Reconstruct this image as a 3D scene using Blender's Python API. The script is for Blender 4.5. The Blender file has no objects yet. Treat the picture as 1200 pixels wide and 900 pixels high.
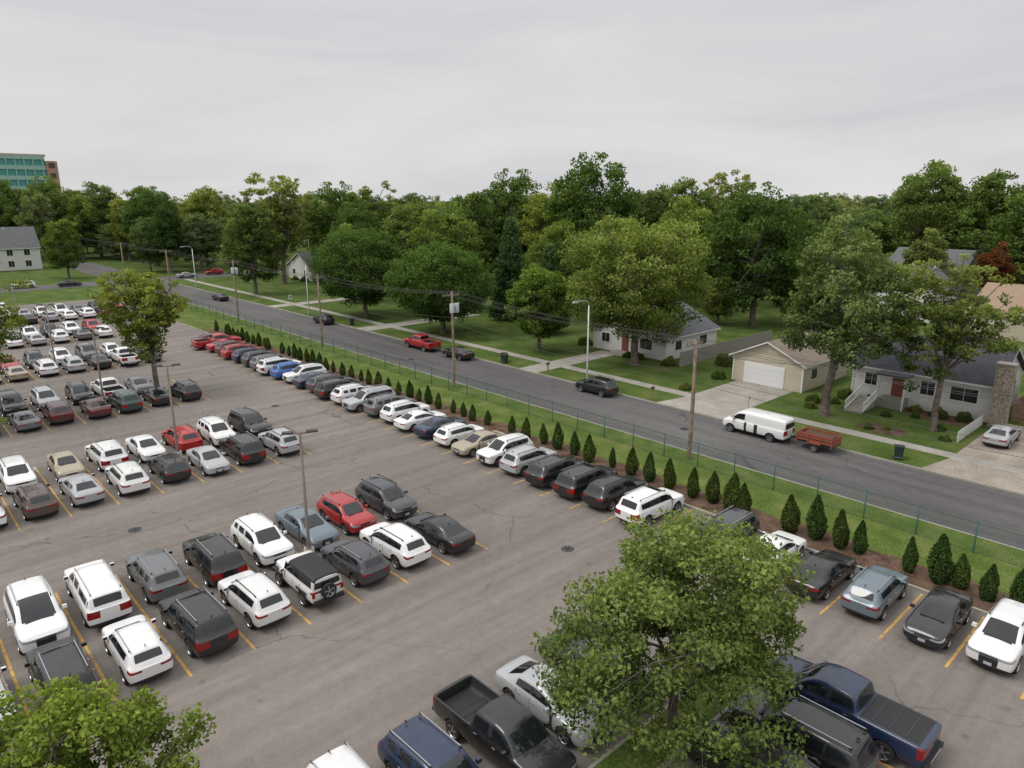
import bpy, bmesh, math, random
import numpy as np
from mathutils import Vector, Matrix
random.seed(7); rng=np.random.default_rng(7)
scene=bpy.context.scene
COL=bpy.context.collection
R_=math.radians

# ---------------------------------------------------------------- helpers
def link(o): COL.objects.link(o); return o
def nmat(name):
    m=bpy.data.materials.new(name); m.use_nodes=True
    nt=m.node_tree; b=nt.nodes['Principled BSDF']; return m,nt,b
def N(nt,t,**kw):
    n=nt.nodes.new(t)
    for k,v in kw.items(): setattr(n,k,v)
    return n
def simple(name,col,rough=.6,metal=0,spec=.5,coat=0):
    m,nt,b=nmat(name)
    b.inputs['Base Color'].default_value=(*col,1); b.inputs['Roughness'].default_value=rough
    b.inputs['Metallic'].default_value=metal; b.inputs['Specular IOR Level'].default_value=spec
    b.inputs['Coat Weight'].default_value=coat
    return m
def noise(nt,pos,scale,detail=4,rough=.55,dist=0):
    n=N(nt,'ShaderNodeTexNoise'); n.inputs['Scale'].default_value=scale; n.inputs['Detail'].default_value=detail
    n.inputs['Roughness'].default_value=rough; n.inputs['Distortion'].default_value=dist
    nt.links.new(pos,n.inputs['Vector']); return n.outputs['Fac']
def ramp(nt,fac,stops):
    r=N(nt,'ShaderNodeValToRGB'); e=r.color_ramp.elements
    while len(e)<len(stops): e.new(.5)
    for i,(p,c) in enumerate(stops):
        e[i].position=p; e[i].color=(*c,1) if len(c)==3 else c
    nt.links.new(fac,r.inputs['Fac']); return r.outputs['Color']
def mix(nt,fac,a,b,mode='MIX'):
    m=N(nt,'ShaderNodeMix'); m.data_type='RGBA'; m.blend_type=mode
    for s,v in ((m.inputs[0],fac),(m.inputs[6],a),(m.inputs[7],b)):
        if hasattr(v,'links'): nt.links.new(v,s)
        elif isinstance(v,(int,float)): s.default_value=v
        else: s.default_value=(*v,1)
    return m.outputs[2]
def bump(nt,b,h,strength=.3,dist=.02):
    n=N(nt,'ShaderNodeBump'); n.inputs['Strength'].default_value=strength; n.inputs['Distance'].default_value=dist
    nt.links.new(h,n.inputs['Height']); nt.links.new(n.outputs['Normal'],b.inputs['Normal'])
def gpos(nt): return N(nt,'ShaderNodeNewGeometry').outputs['Position']
def noisy(name,stops,scale,rough=.9,fine=20,fine_amt=.15,b_s=.3,spec=.3):
    m,nt,b=nmat(name); p=gpos(nt)
    c=ramp(nt,noise(nt,p,scale,5),stops)
    f=noise(nt,p,fine,2,.7)
    c2=mix(nt,fine_amt,c,ramp(nt,f,[(.25,(0,0,0)),(.75,(1,1,1))]),'OVERLAY')
    nt.links.new(c2,b.inputs['Base Color']); b.inputs['Roughness'].default_value=rough
    b.inputs['Specular IOR Level'].default_value=spec
    bump(nt,b,f,b_s,.02); return m

# ---------------------------------------------------------------- materials
def asphalt(name,lo,hi,crack_scale,crack_col,spots=True,streak=(.05,.9,1)):
    m,nt,b=nmat(name); p=gpos(nt)
    big=noise(nt,p,.045,3,.55); mid=noise(nt,p,1.6,5,.75); fine=noise(nt,p,24,2,.85)
    mp=N(nt,'ShaderNodeMapping'); mp.inputs['Scale'].default_value=streak; nt.links.new(p,mp.inputs['Vector'])
    stv=noise(nt,mp.outputs[0],1.0,3,.6)
    c=ramp(nt,big,[(.3,lo),(.7,hi)])
    c=mix(nt,.20,c,ramp(nt,mid,[(.3,(.2,.2,.2)),(.7,(.8,.8,.8))]),'OVERLAY')
    c=mix(nt,.22,c,ramp(nt,stv,[(.35,(.2,.2,.2)),(.65,(.8,.8,.8))]),'OVERLAY')
    c=mix(nt,.55,c,ramp(nt,fine,[(.3,(.2,.2,.2)),(.7,(.8,.8,.8))]),'OVERLAY')
    dn=N(nt,'ShaderNodeTexNoise'); dn.inputs['Scale'].default_value=.8; dn.inputs['Detail'].default_value=4; nt.links.new(p,dn.inputs['Vector'])
    vm=N(nt,'ShaderNodeVectorMath',operation='MULTIPLY_ADD'); nt.links.new(dn.outputs['Color'],vm.inputs[0]); vm.inputs[1].default_value=(1.6,1.6,0); nt.links.new(p,vm.inputs[2])
    v=N(nt,'ShaderNodeTexVoronoi'); v.feature='DISTANCE_TO_EDGE'; v.inputs['Scale'].default_value=crack_scale; nt.links.new(vm.outputs[0],v.inputs['Vector'])
    k=ramp(nt,v.outputs['Distance'],[(0,(1,1,1)),(crack_scale*.055,(0,0,0))])
    kk=N(nt,'ShaderNodeMath',operation='MULTIPLY'); nt.links.new(k,kk.inputs[0]); 
    gate=ramp(nt,noise(nt,p,.13,1),[(.42,(0.1,.1,.1)),(.58,(.7,.7,.7))]); nt.links.new(gate,kk.inputs[1])
    c=mix(nt,kk.outputs[0],c,crack_col)
    vp=N(nt,'ShaderNodeTexVoronoi'); vp.distance='CHEBYCHEV'; vp.inputs['Scale'].default_value=.05; nt.links.new(p,vp.inputs['Vector'])
    sx=N(nt,'ShaderNodeSeparateColor'); nt.links.new(vp.outputs['Color'],sx.inputs[0])
    c=mix(nt,ramp(nt,sx.outputs[0],[(0,(.22,.22,.22)),(.35,(0,0,0))]),c,tuple(x*.6 for x in lo))
    if spots:
        v2=N(nt,'ShaderNodeTexVoronoi'); v2.inputs['Scale'].default_value=.5; nt.links.new(vm.outputs[0],v2.inputs['Vector'])
        s=ramp(nt,v2.outputs['Distance'],[(0,(.5,.5,.5)),(.13,(0,0,0))])
        c=mix(nt,s,c,(.06,.056,.052))
    nt.links.new(c,b.inputs['Base Color']); b.inputs['Roughness'].default_value=.9; b.inputs['Specular IOR Level'].default_value=.25
    bump(nt,b,fine,.35,.012); return m
M_LOT=asphalt('lot_asphalt',(.182,.160,.142),(.228,.203,.182),.06,(.06,.054,.05))
M_ROAD=asphalt('road_asphalt',(.098,.094,.092),(.142,.136,.133),.16,(.035,.035,.035),True,(.9,.04,1))
M_GRASS=noisy('grass',[(.28,(.062,.100,.020)),(.5,(.098,.140,.032)),(.72,(.165,.178,.062))],.5,1,9,.6,.5,.1)
M_LAWN=noisy('lawn_grass',[(.28,(.045,.082,.018)),(.5,(.080,.122,.028)),(.72,(.135,.158,.05))],.3,1,7,.5,.5,.1)
M_MULCH=noisy('mulch',[(.3,(.07,.042,.028)),(.7,(.18,.118,.085))],1.2,1,14,.6,.8,.1)
M_CONC=noisy('concrete',[(.3,(.28,.26,.228)),(.7,(.40,.375,.335))],.5,.9,12,.25,.2)
M_DIRT=noisy('gravel_drive',[(.3,(.24,.20,.16)),(.7,(.40,.35,.295))],.4,.95,10,.4,.4)
def m_line():
    m,nt,b=nmat('yellow_paint'); p=gpos(nt)
    c=ramp(nt,noise(nt,p,3,6,.75),[(.40,(.22,.18,.13)),(.5,(.58,.33,.07)),(.75,(.68,.41,.10))])
    nt.links.new(c,b.inputs['Base Color']); b.inputs['Roughness'].default_value=.8; return m
M_LINE=m_line()
def m_paint():
    m,nt,b=nmat('car_paint'); oi=N(nt,'ShaderNodeObjectInfo')
    tc=N(nt,'ShaderNodeTexCoord').outputs['Object']
    n=noise(nt,tc,2.5,4)
    c=mix(nt,ramp(nt,n,[(.4,(0.0,.0,.0)),(.8,(.05,.05,.05))]),oi.outputs['Color'],(.3,.28,.25))
    nt.links.new(c,b.inputs['Base Color']); b.inputs['Roughness'].default_value=.4; b.inputs['Metallic'].default_value=.1
    b.inputs['Coat Weight'].default_value=.75; b.inputs['Coat Roughness'].default_value=.05; return m
M_PAINT=m_paint()
M_GLASS=simple('car_glass',(.010,.013,.015),.04,0,.75)
M_TRIM=simple('black_trim',(.020,.020,.021),.6)
M_TYRE=simple('tyre_rubber',(.02,.02,.02),.85)
M_RIM=simple('rim_metal',(.42,.43,.45),.3,.8)
M_HEAD=simple('headlight',(.42,.44,.47),.15,.3)
M_TAIL=simple('taillight',(.26,.008,.008),.15,0,.6)
M_PLATE=simple('number_plate',(.42,.44,.48),.5)
M_CHROME=simple('chrome',(.5,.5,.52),.25,.9)
CARM=[M_PAINT,M_GLASS,M_TRIM,M_TYRE,M_RIM,M_HEAD,M_TAIL,M_PLATE,M_CHROME]

# ---------------------------------------------------------------- car building
def sect(t,w,zb,zsh,zt,gt):
    P=[(0,.78*w,zb),(0,.955*w,zb+.09),(0,1.0*w,zb+.52*(zsh-zb)),(0,.985*w,zsh-.11),(0,.94*w,zsh)]
    d=zt-zsh
    if t=='H': P+=[(0,.85*w,zsh+.5*d),(0,.70*w,zsh+.78*d),(0,.48*w,zsh+.92*d),(0,0,zt)]
    elif t=='C': P+=[(0,.90*w,zsh+.03),(0,.86*w,zsh+.06),(.02,.79*w,zsh+.07),(.13,0,zt)]
    elif t=='R': P+=[(0,.91*w,zsh+.03),(0,gt*w,zt-.11),(0,(gt-.12)*w,zt-.03),(0,0,zt)]
    elif t=='D': P+=[(0,.90*w,zsh+.03),(0,.84*w,zsh+.05),(-.02,.76*w,zsh+.06),(-.07,0,zt)]
    elif t=='B': P+=[(0,.86*w,zsh),(0,.83*w,zt),(0,.45*w,zt),(0,0,zt)]
    return np.array(P,float)

def add_box(bm,c,s,mi,rz=0,ry=0,taper=1.0):
    vs=[]
    rot=Matrix.Rotation(rz,3,'Z')@Matrix.Rotation(ry,3,'Y')
    for z in (-.5,.5):
        k=taper if z>0 else 1
        for x,y in ((-.5,-.5),(.5,-.5),(.5,.5),(-.5,.5)):
            v=rot@Vector((x*s[0]*k,y*s[1]*k,z*s[2])); vs.append(bm.verts.new(Vector(c)+v))
    for f in ((0,3,2,1),(4,5,6,7),(0,1,5,4),(1,2,6,5),(2,3,7,6),(3,0,4,7)):
        fa=bm.faces.new([vs[i] for i in f]); fa.material_index=mi
def add_wheel(bm,x,y,r,wd,side,spare=False):
    n=30; rings=[(r*.55,-wd/2),(r*.93,-wd/2),(r,-wd*.35),(r,wd*.35),(r*.93,wd/2),(r*.70,wd/2),(r*.66,wd/2-.03),(r*.18,wd/2-.035)]
    R=[]
    for rr,o in rings:
        ring=[]
        for k in range(n):
            a=2*math.pi*k/n
            if spare: ring.append(bm.verts.new((x-o,y+rr*math.cos(a),1.0+rr*math.sin(a))))
            else: ring.append(bm.verts.new((x+rr*math.cos(a),y+side*o,r+rr*math.sin(a))))
        R.append(ring)
    for i in range(len(R)-1):
        for k in range(n):
            f=bm.faces.new((R[i][k],R[i][(k+1)%n],R[i+1][(k+1)%n],R[i+1][k]))
            if i<5: f.material_index=3
            elif i==5: f.material_index=4
            else: f.material_index=4 if (k%6) in (0,1) else 2
            f.smooth = i<5
    f=bm.faces.new(R[-1]); f.material_index=4

def make_car(name,L,W,keys,wheels,r,sgt,opt):
    w2=W/2
    ks=[]
    for k in keys:
        s,t,wf,zb,zsh,zt=k[:6]; gt=k[6] if len(k)>6 else .75
        ks.append((s,t,sect(t,w2*wf,zb,zsh,zt,gt)))
    ss=[k[0] for k in ks]
    Ra=r+.07
    extra=set()
    for sw in wheels:
        for q in (-1.04,-.97,-.8,-.45,0,.45,.8,.97,1.04): extra.add(round(sw+q*Ra/L,5))
    seams=opt.get('seams',[])
    pill=opt.get('pillars',[])
    for q in seams: extra|={round(q-.009/L,5),round(q+.009/L,5)}
    for q,pw in pill: extra|={round(q-pw/L,5),round(q+pw/L,5)}
    alls=sorted(set([round(s,5) for s in ss])|{e for e in extra if min(abs(e-s) for s in ss)>.0015})
    st=[]
    for s in alls:
        i=0
        while i<len(ss)-2 and s>ss[i+1]+1e-9: i+=1
        f=(s-ss[i])/(ss[i+1]-ss[i]); f=min(max(f,0),1)
        P=ks[i][2]*(1-f)+ks[i+1][2]*f
        P=P.copy()
        for sw in wheels:
            dx=(s-sw)*L
            if abs(dx)<Ra:
                az=r+math.sqrt(Ra*Ra-dx*dx)
                P[0,2]=az; P[1,2]=az; P[0,1]=.72*w2
                P[2,2]=max(P[2,2],az+.035); P[3,2]=max(P[3,2],P[2,2]+.04); P[1,1]=P[2,1]*1.0
                P[4,2]=max(P[4,2],P[3,2]+.03)
        st.append((s,P))
    verts=[];faces=[];mats=[]
    for s,P in st:
        x=L/2-s*L
        for j in range(9): verts.append((x+P[j,0],P[j,1],P[j,2]))
        for j in range(7,-1,-1): verts.append((x+P[j,0],-P[j,1],P[j,2]))
    sC,sR0,sR1,sD=sgt
    mf=opt.get('mf')
    for i in range(len(st)-1):
        sm=(st[i][0]+st[i+1][0])/2
        seam=any(abs(sm-q)<.0012 for q in seams)
        pl=any(abs(sm-q)<pw/L*.99 for q,pw in pill)
        inarch=any(abs(sm-sw)*L<Ra for sw in wheels)
        for k in range(16):
            j=min(k,15-k); m=0
            if j==0: m=2
            if j==1 and opt.get('clad') and inarch: m=2
            if seam and j in (1,2,3): m=2
            if sC<sm<sR0:
                if j==7: m=1
                if j==5 and sm>sC+.25*(sR0-sC): m=1
            elif sR0<sm<sR1:
                if j==5:
                    m=1
                    if pl: m=2 if opt.get('blackpill',True) else 0
                    if sm>opt.get('glass_end',1): m=0
            elif sR1<sm<sD:
                if j==7: m=1
            if opt.get('sunroof') and opt['sunroof'][0]<sm<opt['sunroof'][1] and j==7: m=1
            if sm<.045 and j==3: m=5
            if sm>opt.get('tail_s',.965) and j in (2,3): m=6 if j==3 or opt.get('tallt') else 0
            if mf:
                q=mf(sm,j); m=m if q is None else q
            a=i*17+k; b=a+17
            faces.append((a,b,b+1,a+1)); mats.append(m)
        a=i*17; faces.append((a+16,a+17+16,a+17,a)); mats.append(2)
    for end,(base,dx) in enumerate(((0,.05),((len(st)-1)*17,-.03))):
        inn={}
        for j in range(8):
            v=verts[base+j]
            for sgn in (1,-1):
                inn[(j,sgn)]=len(verts); verts.append((v[0]+dx,sgn*abs(v[1])*.56,v[2]))
        for j in range(7):
            oR=[base+j,base+j+1,inn[(j+1,1)],inn[(j,1)]]
            c=[inn[(j,1)],inn[(j+1,1)],inn[(j+1,-1)],inn[(j,-1)]]
            oL=[inn[(j,-1)],inn[(j+1,-1)],base+16-j-1,base+16-j]
            if end==0:
                mo={0:2,1:opt.get('fogm',0),2:0,3:5}.get(j,0); mc={0:2,1:2,2:2 if opt.get('biggrille') else 0,3:2}.get(j,0)
            else:
                mo={0:2,1:0,2:6 if opt.get('tallt') else 0,3:6}.get(j,0); mc={0:2}.get(j,0)
                if opt.get('vanrear') and j==5: mo=mc=1
            for f,m in ((oR,mo),(c,mc),(oL,mo)):
                if end==1: f=f[::-1]
                faces.append(tuple(f)); mats.append(m)
        f=[base+7,base+8,base+9,inn[(7,-1)],inn[(7,1)]]
        if end==1: f=f[::-1]
        faces.append(tuple(f)); mats.append(0)
    me=bpy.data.meshes.new(name+'_cage'); me.from_pydata(verts,[],faces)
    for i,p in enumerate(me.polygons): p.material_index=mats[i]; p.use_smooth=True
    for m in CARM: me.materials.append(m)
    ob=link(bpy.data.objects.new(name+'_tmp',me))
    md=ob.modifiers.new('s','SUBSURF'); md.levels=2; md.render_levels=2
    dg=bpy.context.evaluated_depsgraph_get(); dg.update()
    ev=ob.evaluated_get(dg); baked=bpy.data.meshes.new_from_object(ev)
    bpy.data.objects.remove(ob); bpy.data.meshes.remove(me)
    bm=bmesh.new(); bm.from_mesh(baked)
    bmesh.ops.recalc_face_normals(bm,faces=bm.faces)
    for sw in wheels:
        x=L/2-sw*L
        for sd in (1,-1): add_wheel(bm,x,sd*(w2-.125),r,.23,sd)
    add_box(bm,(0,0,.42),(L*.86,W*.66,.36),2)
    zs=opt['zs']; xm=L/2-(sC+.055)*L
    for sd in (1,-1):
        add_box(bm,(xm-.02,sd*(w2+.06),zs+.12),(.13,.2,.15),0,taper=.85)
        add_box(bm,(xm-.09,sd*(w2+.06),zs+.12),(.012,.17,.11),1)
    add_box(bm,(-L/2-.015,0,opt.get('plz',.8)),(.02,.32,.15),7)
    add_box(bm,(L/2+.045,0,.45),(.02,.30,.13),7)
    add_box(bm,(L/2+.035,0,opt.get('gz',.66)),(.03,W*.42,.03),8)
    add_box(bm,(L/2-(sC-.004)*L+.11,0,opt['cz']+.012),(.10,W*.55,.02),2,ry=.1)
    if opt.get('rails'):
        ztop=opt['rails']
        for sd in (1,-1):
            x0=L/2-(sR0+.03)*L; x1=L/2-(sR1-.03)*L
            add_box(bm,((x0+x1)/2,sd*w2*.655,ztop-.005),(x0-x1,.035,.035),2 if opt.get('railk') else 8)
            for xx in (x0,x1): add_box(bm,(xx,sd*w2*.655,ztop-.04),(.12,.04,.08),2)
    if opt.get('fin'): add_box(bm,(L/2-(sR1-.03)*L,0,opt['fin']+.02),(.16,.03,.07),2,taper=.5)
    for q in opt.get('handles',[]):
        for sd in (1,-1): add_box(bm,(L/2-q*L,sd*(w2*.985),zs-.12),(.17,.03,.03),8)
    if opt.get('post'): opt['post'](bm)
    bm.to_mesh(baked); bm.free(); baked.name=name
    return baked

def suvkeys(H,zl=0,boxy=0,zs=0):
    g=.77+boxy*.05
    return [(0,'H',.86,.30,.84+zs,.88+zs),(.015,'H',.94,.25,.92+zs,.98+zs),(.05,'H',.985,.22,.97+zs,1.05+zs),(.17,'H',1,.21,1.0+zs,1.11+zs),(.255,'C',1,.21,1.02+zs,1.17+zs),
     (.395-boxy*.03,'R',1,.21,1.04+zs,H-.05,g),(.50,'R',1,.21,1.05+zs,H,g+.01),(.75,'R',1,.21,1.08+zs,H-.02,g),(.90+boxy*.02,'R',.985,.21,1.11+zs,H-.11+boxy*.05,g-.04),
     (.965,'D',.96,.24,1.06+zs,1.13+zs),(.985,'H',.94,.28,1.02+zs,1.06+zs),(1,'H',.89,.34,.94+zs,.97+zs)]
MESH={}
MESH['suv_a']=make_car('suv_a',4.6,1.88,suvkeys(1.72),(.19,.80),.37,(.255,.395,.90,.965),dict(zs=1.04,cz=1.13,clad=1,biggrille=1,rails=1.73,railk=1,seams=[.30,.545,.725],pillars=[(.548,.05),(.74,.04)],handles=[.50,.69],plz=.72,fin=1.72,glass_end=.86,gz=.74))
MESH['suv_b']=make_car('suv_b',4.85,1.95,suvkeys(1.80,0,.8,.05),(.185,.80),.39,(.255,.371,.916,.965),dict(zs=1.09,cz=1.18,biggrille=1,rails=1.82,seams=[.30,.545,.725],pillars=[(.548,.05),(.735,.05)],handles=[.50,.69],plz=.8,sunroof=(.40,.51),glass_end=.90,tallt=1,gz=.8,fin=1.78))
MESH['suv_c']=make_car('suv_c',4.7,1.90,suvkeys(1.70,0,.4,.03),(.187,.795),.38,(.255,.383,.908,.965),dict(zs=1.07,cz=1.16,clad=1,biggrille=0,rails=1.71,seams=[.30,.55,.73],pillars=[(.55,.04),(.745,.11)],blackpill=False,handles=[.50,.69],plz=.95,glass_end=.87,gz=.76,fin=1.70))
MESH['crossover']=make_car('crossover',4.35,1.82,suvkeys(1.62,0,0,-.04),(.19,.80),.35,(.255,.395,.90,.965),dict(zs=1.0,cz=1.09,clad=1,rails=1.62,seams=[.30,.55,.73],pillars=[(.553,.05)],handles=[.5,.69],plz=.7,glass_end=.84,fin=1.60,gz=.70))
MESH['minivan']=make_car('minivan',5.05,1.97,suvkeys(1.76,0,1,0),(.18,.80),.35,(.255,.365,.92,.965),dict(zs=1.04,cz=1.13,biggrille=1,seams=[.29,.5,.70],pillars=[(.50,.05),(.70,.05)],handles=[.46,.54],plz=.85,glass_end=.90,tallt=1,gz=.7,rails=1.78))
sed=[(0,'H',.82,.25,.68,.72),(.018,'H',.92,.22,.76,.83),(.06,'H',.98,.2,.83,.92),(.18,'H',1,.18,.89,.99),(.285,'C',1,.18,.92,1.04),(.43,'R',1,.18,.94,1.42,.72),(.53,'R',1,.18,.95,1.48,.73),(.66,'R',1,.18,.96,1.45,.72),(.735,'R',1,.18,.97,1.37,.69),(.865,'D',.99,.19,.98,1.09),(.93,'H',.98,.2,.97,1.07),(.98,'H',.94,.26,.94,1.02),(1,'H',.88,.33,.86,.91)]
so=dict(zs=.94,cz=1.02,seams=[.31,.555,.72],pillars=[(.556,.045)],handles=[.51,.68],plz=.72,fin=1.42,gz=.6)
MESH['sedan_a']=make_car('sedan_a',4.7,1.84,sed,(.19,.79),.335,(.285,.43,.735,.865),so)
MESH['sedan_b']=make_car('sedan_b',4.85,1.87,[(k[0],k[1],k[2],k[3],k[4]+.02,k[5]+.02,*k[6:]) for k in sed],(.185,.79),.35,(.285,.43,.735,.865),dict(so,zs=.96,cz=1.04,biggrille=1))
hat=[k for k in sed[:8]]+[(.80,'R',.99,.18,.99,1.38,.66),(.94,'D',.97,.2,.98,1.05),(.975,'H',.94,.26,.94,.98),(1,'H',.89,.33,.86,.9)]
MESH['hatchback']=make_car('hatchback',4.3,1.79,hat,(.19,.80),.33,(.285,.43,.80,.94),dict(so,glass_end=.78))
def pk(kind):
    k=[(0,'H',.87,.40,.98,1.02),(.013,'H',.95,.36,1.08,1.14),(.05,'H',.99,.34,1.15,1.21),(.16,'H',1,.33,1.19,1.26),(.225,'C',1,.33,1.21,1.33),(.325,'R',1,.33,1.22,1.84,.77),(.42,'R',1,.33,1.23,1.91,.78),(.56,'R',1,.33,1.24,1.89,.77),(.598,'R',1,.33,1.25,1.84,.76)]
    if kind=='cap':
        return k+[(.62,'R',1,.33,1.25,1.80,.80),(.8,'R',1,.33,1.25,1.86,.82),(.955,'R',1,.33,1.25,1.82,.80),(.985,'D',.98,.36,1.22,1.3),(1,'H',.96,.42,1.18,1.2)]
    k+=[(.618,'D',1,.33,1.25,1.33),(.632,'H',1,.33,1.25,1.26)]
    if kind=='open': k+=[(.638,'H',1,.33,1.25,1.25),(.641,'B',1,.33,1.25,.80),(.70,'B',1,.33,1.25,.79),(.962,'B',1,.33,1.25,.79),(.965,'B',1,.33,1.25,.80),(.968,'H',1,.33,1.25,1.25)]
    else: k+=[(.64,'H',1,.33,1.25,1.28),(.96,'H',1,.33,1.25,1.28),(.966,'H',1,.33,1.25,1.25)]
    return k+[(.99,'H',.985,.38,1.24,1.25),(1,'H',.96,.42,1.20,1.21)]
po=dict(zs=1.23,cz=1.28,biggrille=1,seams=[.25,.43,.60],pillars=[(.435,.05)],handles=[.39,.56],plz=.62,tail_s=.975,tallt=1,gz=.9)
def postpk(bm):
    add_box(bm,(-5.9/2-.07,0,.52),(.14,1.75,.15),2); add_box(bm,(-5.9/2-.10,0,.53),(.12,1.0,.10),8)
    add_box(bm,(5.9/2+.03,0,.52),(.14,1.6,.18),8)
MESH['pickup_open']=make_car('pickup_open',5.9,2.0,pk('open'),(.165,.79),.40,(.225,.325,.598,.618),dict(po,post=postpk,mf=lambda s,j:2 if (.6385<s<.967 and j>=5) else None))
def posttn(bm):
    postpk(bm)
    for xx in (-1.2,-1.75,-2.3): add_box(bm,(xx,0,1.285),(.02,1.55,.012),0)
MESH['pickup_covered']=make_car('pickup_covered',5.9,2.0,pk('cover'),(.165,.79),.40,(.225,.325,.598,.618),dict(po,post=posttn,mf=lambda s,j:2 if (.635<s<.967 and j>=5) else None))
MESH['pickup_capped']=make_car('pickup_capped',5.6,1.95,pk('cap'),(.165,.79),.39,(.225,.325,.955,.985),dict(po,rails=1.90,pillars=[(.435,.05),(.61,.10),(.93,.1)],blackpill=False))
van=[(0,'H',.87,.38,.88,.98),(.025,'H',.95,.32,1.02,1.14),(.07,'H',1,.3,1.1,1.22),(.14,'C',1,.3,1.16,1.34),(.25,'R',1,.3,1.2,2.0,.85),(.33,'R',1,.3,1.2,2.1,.87),(.7,'R',1,.3,1.2,2.12,.87),(.97,'R',.99,.3,1.2,2.08,.86),(.992,'R',.97,.33,1.19,2.03,.84),(1,'R',.94,.36,1.17,1.98,.82)]
MESH['cargo_van']=make_car('cargo_van',5.7,2.02,van,(.15,.79),.37,(.14,.25,.975,.98),dict(zs=1.18,cz=1.28,seams=[.19,.38,.56],handles=[.35],plz=.7,glass_end=.37,tail_s=.985,tallt=1,vanrear=1,biggrille=1,gz=.8))
jk=[(0,'H',.70,.5,1.02,1.05),(.02,'H',.76,.46,1.08,1.12),(.12,'H',.80,.42,1.1,1.16),(.25,'H',.9,.4,1.12,1.19),(.27,'C',.92,.4,1.13,1.22),(.325,'R',.95,.4,1.14,1.80,.84),(.40,'R',.97,.4,1.14,1.86,.86),(.8,'R',.97,.4,1.14,1.85,.86),(.975,'R',.96,.4,1.14,1.82,.85),(.992,'R',.95,.42,1.13,1.78,.84),(1,'R',.93,.44,1.12,1.72,.82)]
def postj(bm):
    for sw in (.17,.77):
        for sd in (1,-1): add_box(bm,(4.4/2-sw*4.4,sd*.84,.88),(1.02,.26,.08),2)
    add_wheel(bm,-4.4/2-.12,0,.40,.24,1,spare=True)
    add_box(bm,(4.4/2+.12,0,.58),(.22,1.6,.2),2); add_box(bm,(-4.4/2-.1,0,.55),(.2,1.6,.18),2)
    for sd in (1,-1): add_box(bm,(-4.4/2-.02,sd*.78,.95),(.08,.14,.26),6)
MESH['offroader']=make_car('offroader',4.4,1.85,jk,(.17,.77),.41,(.27,.325,.98,.985),dict(zs=1.12,cz=1.18,biggrille=1,seams=[.33,.55,.72],pillars=[(.55,.05),(.75,.06)],post=postj,vanrear=1,gz=.95,mf=lambda s,j:2 if (s>.40 and j>=6) else None))

C=dict(W=(.80,.80,.79),S=(.40,.41,.42),G=(.13,.135,.14),D=(.045,.048,.054),K=(.010,.010,.011),R=(.40,.016,.018),M=(.09,.012,.018),B=(.010,.024,.065),
 L=(.13,.17,.20),T=(.38,.32,.23),U=(.03,.13,.42),E=(.014,.06,.052),P=(.66,.66,.64),O=(.08,.052,.042))
NM=dict(suv_a='parked_suv',suv_b='parked_suv',suv_c='parked_suv',crossover='parked_crossover_car',minivan='parked_minivan',sedan_a='parked_sedan',sedan_b='parked_sedan',hatchback='parked_hatchback',
 pickup_open='parked_pickup_truck',pickup_covered='parked_pickup_truck',pickup_capped='parked_pickup_truck',cargo_van='parked_cargo_van',offroader='parked_offroad_vehicle')
TY=dict(s='suv_a',b='suv_b',x='suv_c',c='crossover',m='minivan',d='sedan_a',e='sedan_b',h='hatchback',o='pickup_open',t='pickup_covered',q='pickup_capped',v='cargo_van',j='offroader')
DIR={'+x':0,'+y':90,'-x':180,'-y':-90}
def car(code,x,y,d,jit=True,name=None,z=.008):
    ty=TY[code[1]]; col=C[code[0]]
    if jit and ty=='suv_a' and random.random()<.35: ty='suv_c'
    o=link(bpy.data.objects.new(name or NM[ty],MESH[ty]))
    a=DIR[d] if isinstance(d,str) else d
    j=(random.uniform(-.14,.14),random.uniform(-.25,.25),random.uniform(-1.6,1.6)) if jit else (0,0,0)
    if d in('+x','-x'): j=(j[1],j[0],j[2])
    o.location=(x+j[0],y+j[1],z); o.rotation_euler=(0,0,R_(a+j[2]))
    k=random.uniform(.92,1.08); o.color=(min(col[0]*k,.85),min(col[1]*k,.85),min(col[2]*k,.85),1)
    sc=random.uniform(.98,1.02); o.scale=(sc,sc,random.uniform(.98,1.04)); return o
X0=3.5; SP=2.75
def row(codes,y,d,k0=0,flips=()):
    for i,cd in enumerate(codes.split()):
        if cd=='--': continue
        dd=d
        if i in flips: dd='-y' if d=='+y' else '+y'
        car(cd,X0+SP*(i+k0),y,dd)
row('Ds Wd Wb Wq Gs Kb Ws Le Rc Ds',36.6,'-y',-2,flips=(3,4,5))
row('Ge Ws Kb Wc Kb Ws Wj Dc Ws Ke',31.0,'+y',-2)
row('Gs Wc Wd Ws Td Wb Wd Rs Wx Kb',57.8,'-y',-2,flips=(5,7))
row('Kd Ss Ws Os Sd Ws Kc Sd Kb Ss',52.0,'+y',-2,flips=(7,))
row('-- Ws Ge Ds Kb Ss Ks Wo Gd',78.8,'-y',-2,flips=(7,))
row('-- Wd Sd Ke Gd Ms Me Eb Kd Ks',73.0,'+y',-2)
row('Ws Gc Wd Se Ws Rd Ds Ws Gb Wc Ko',99.8,'-y',-2)
row('Ds Wc Ge Ws Wd Td Ws Ss Ke Wo Gs',94.0,'+y',-2)
row('Ws Wb Dd Wc Ss Ws Ge Ws Ks Ws Rs',120.8,'-y',-2)
row('Gs Ws Ss Ws Dd Ws Wc Sd Ws Ge Wc',115.0,'+y',-2)
row('Ws Wx Gd Ws Rc Ws Sd Ws Wb Gd Ks Rs',141.8,'-y',0)
row('Ss Wd Ws Gc Ws Ws Kd Ss Wd Ws Ms',136.0,'+y',0)
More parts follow.
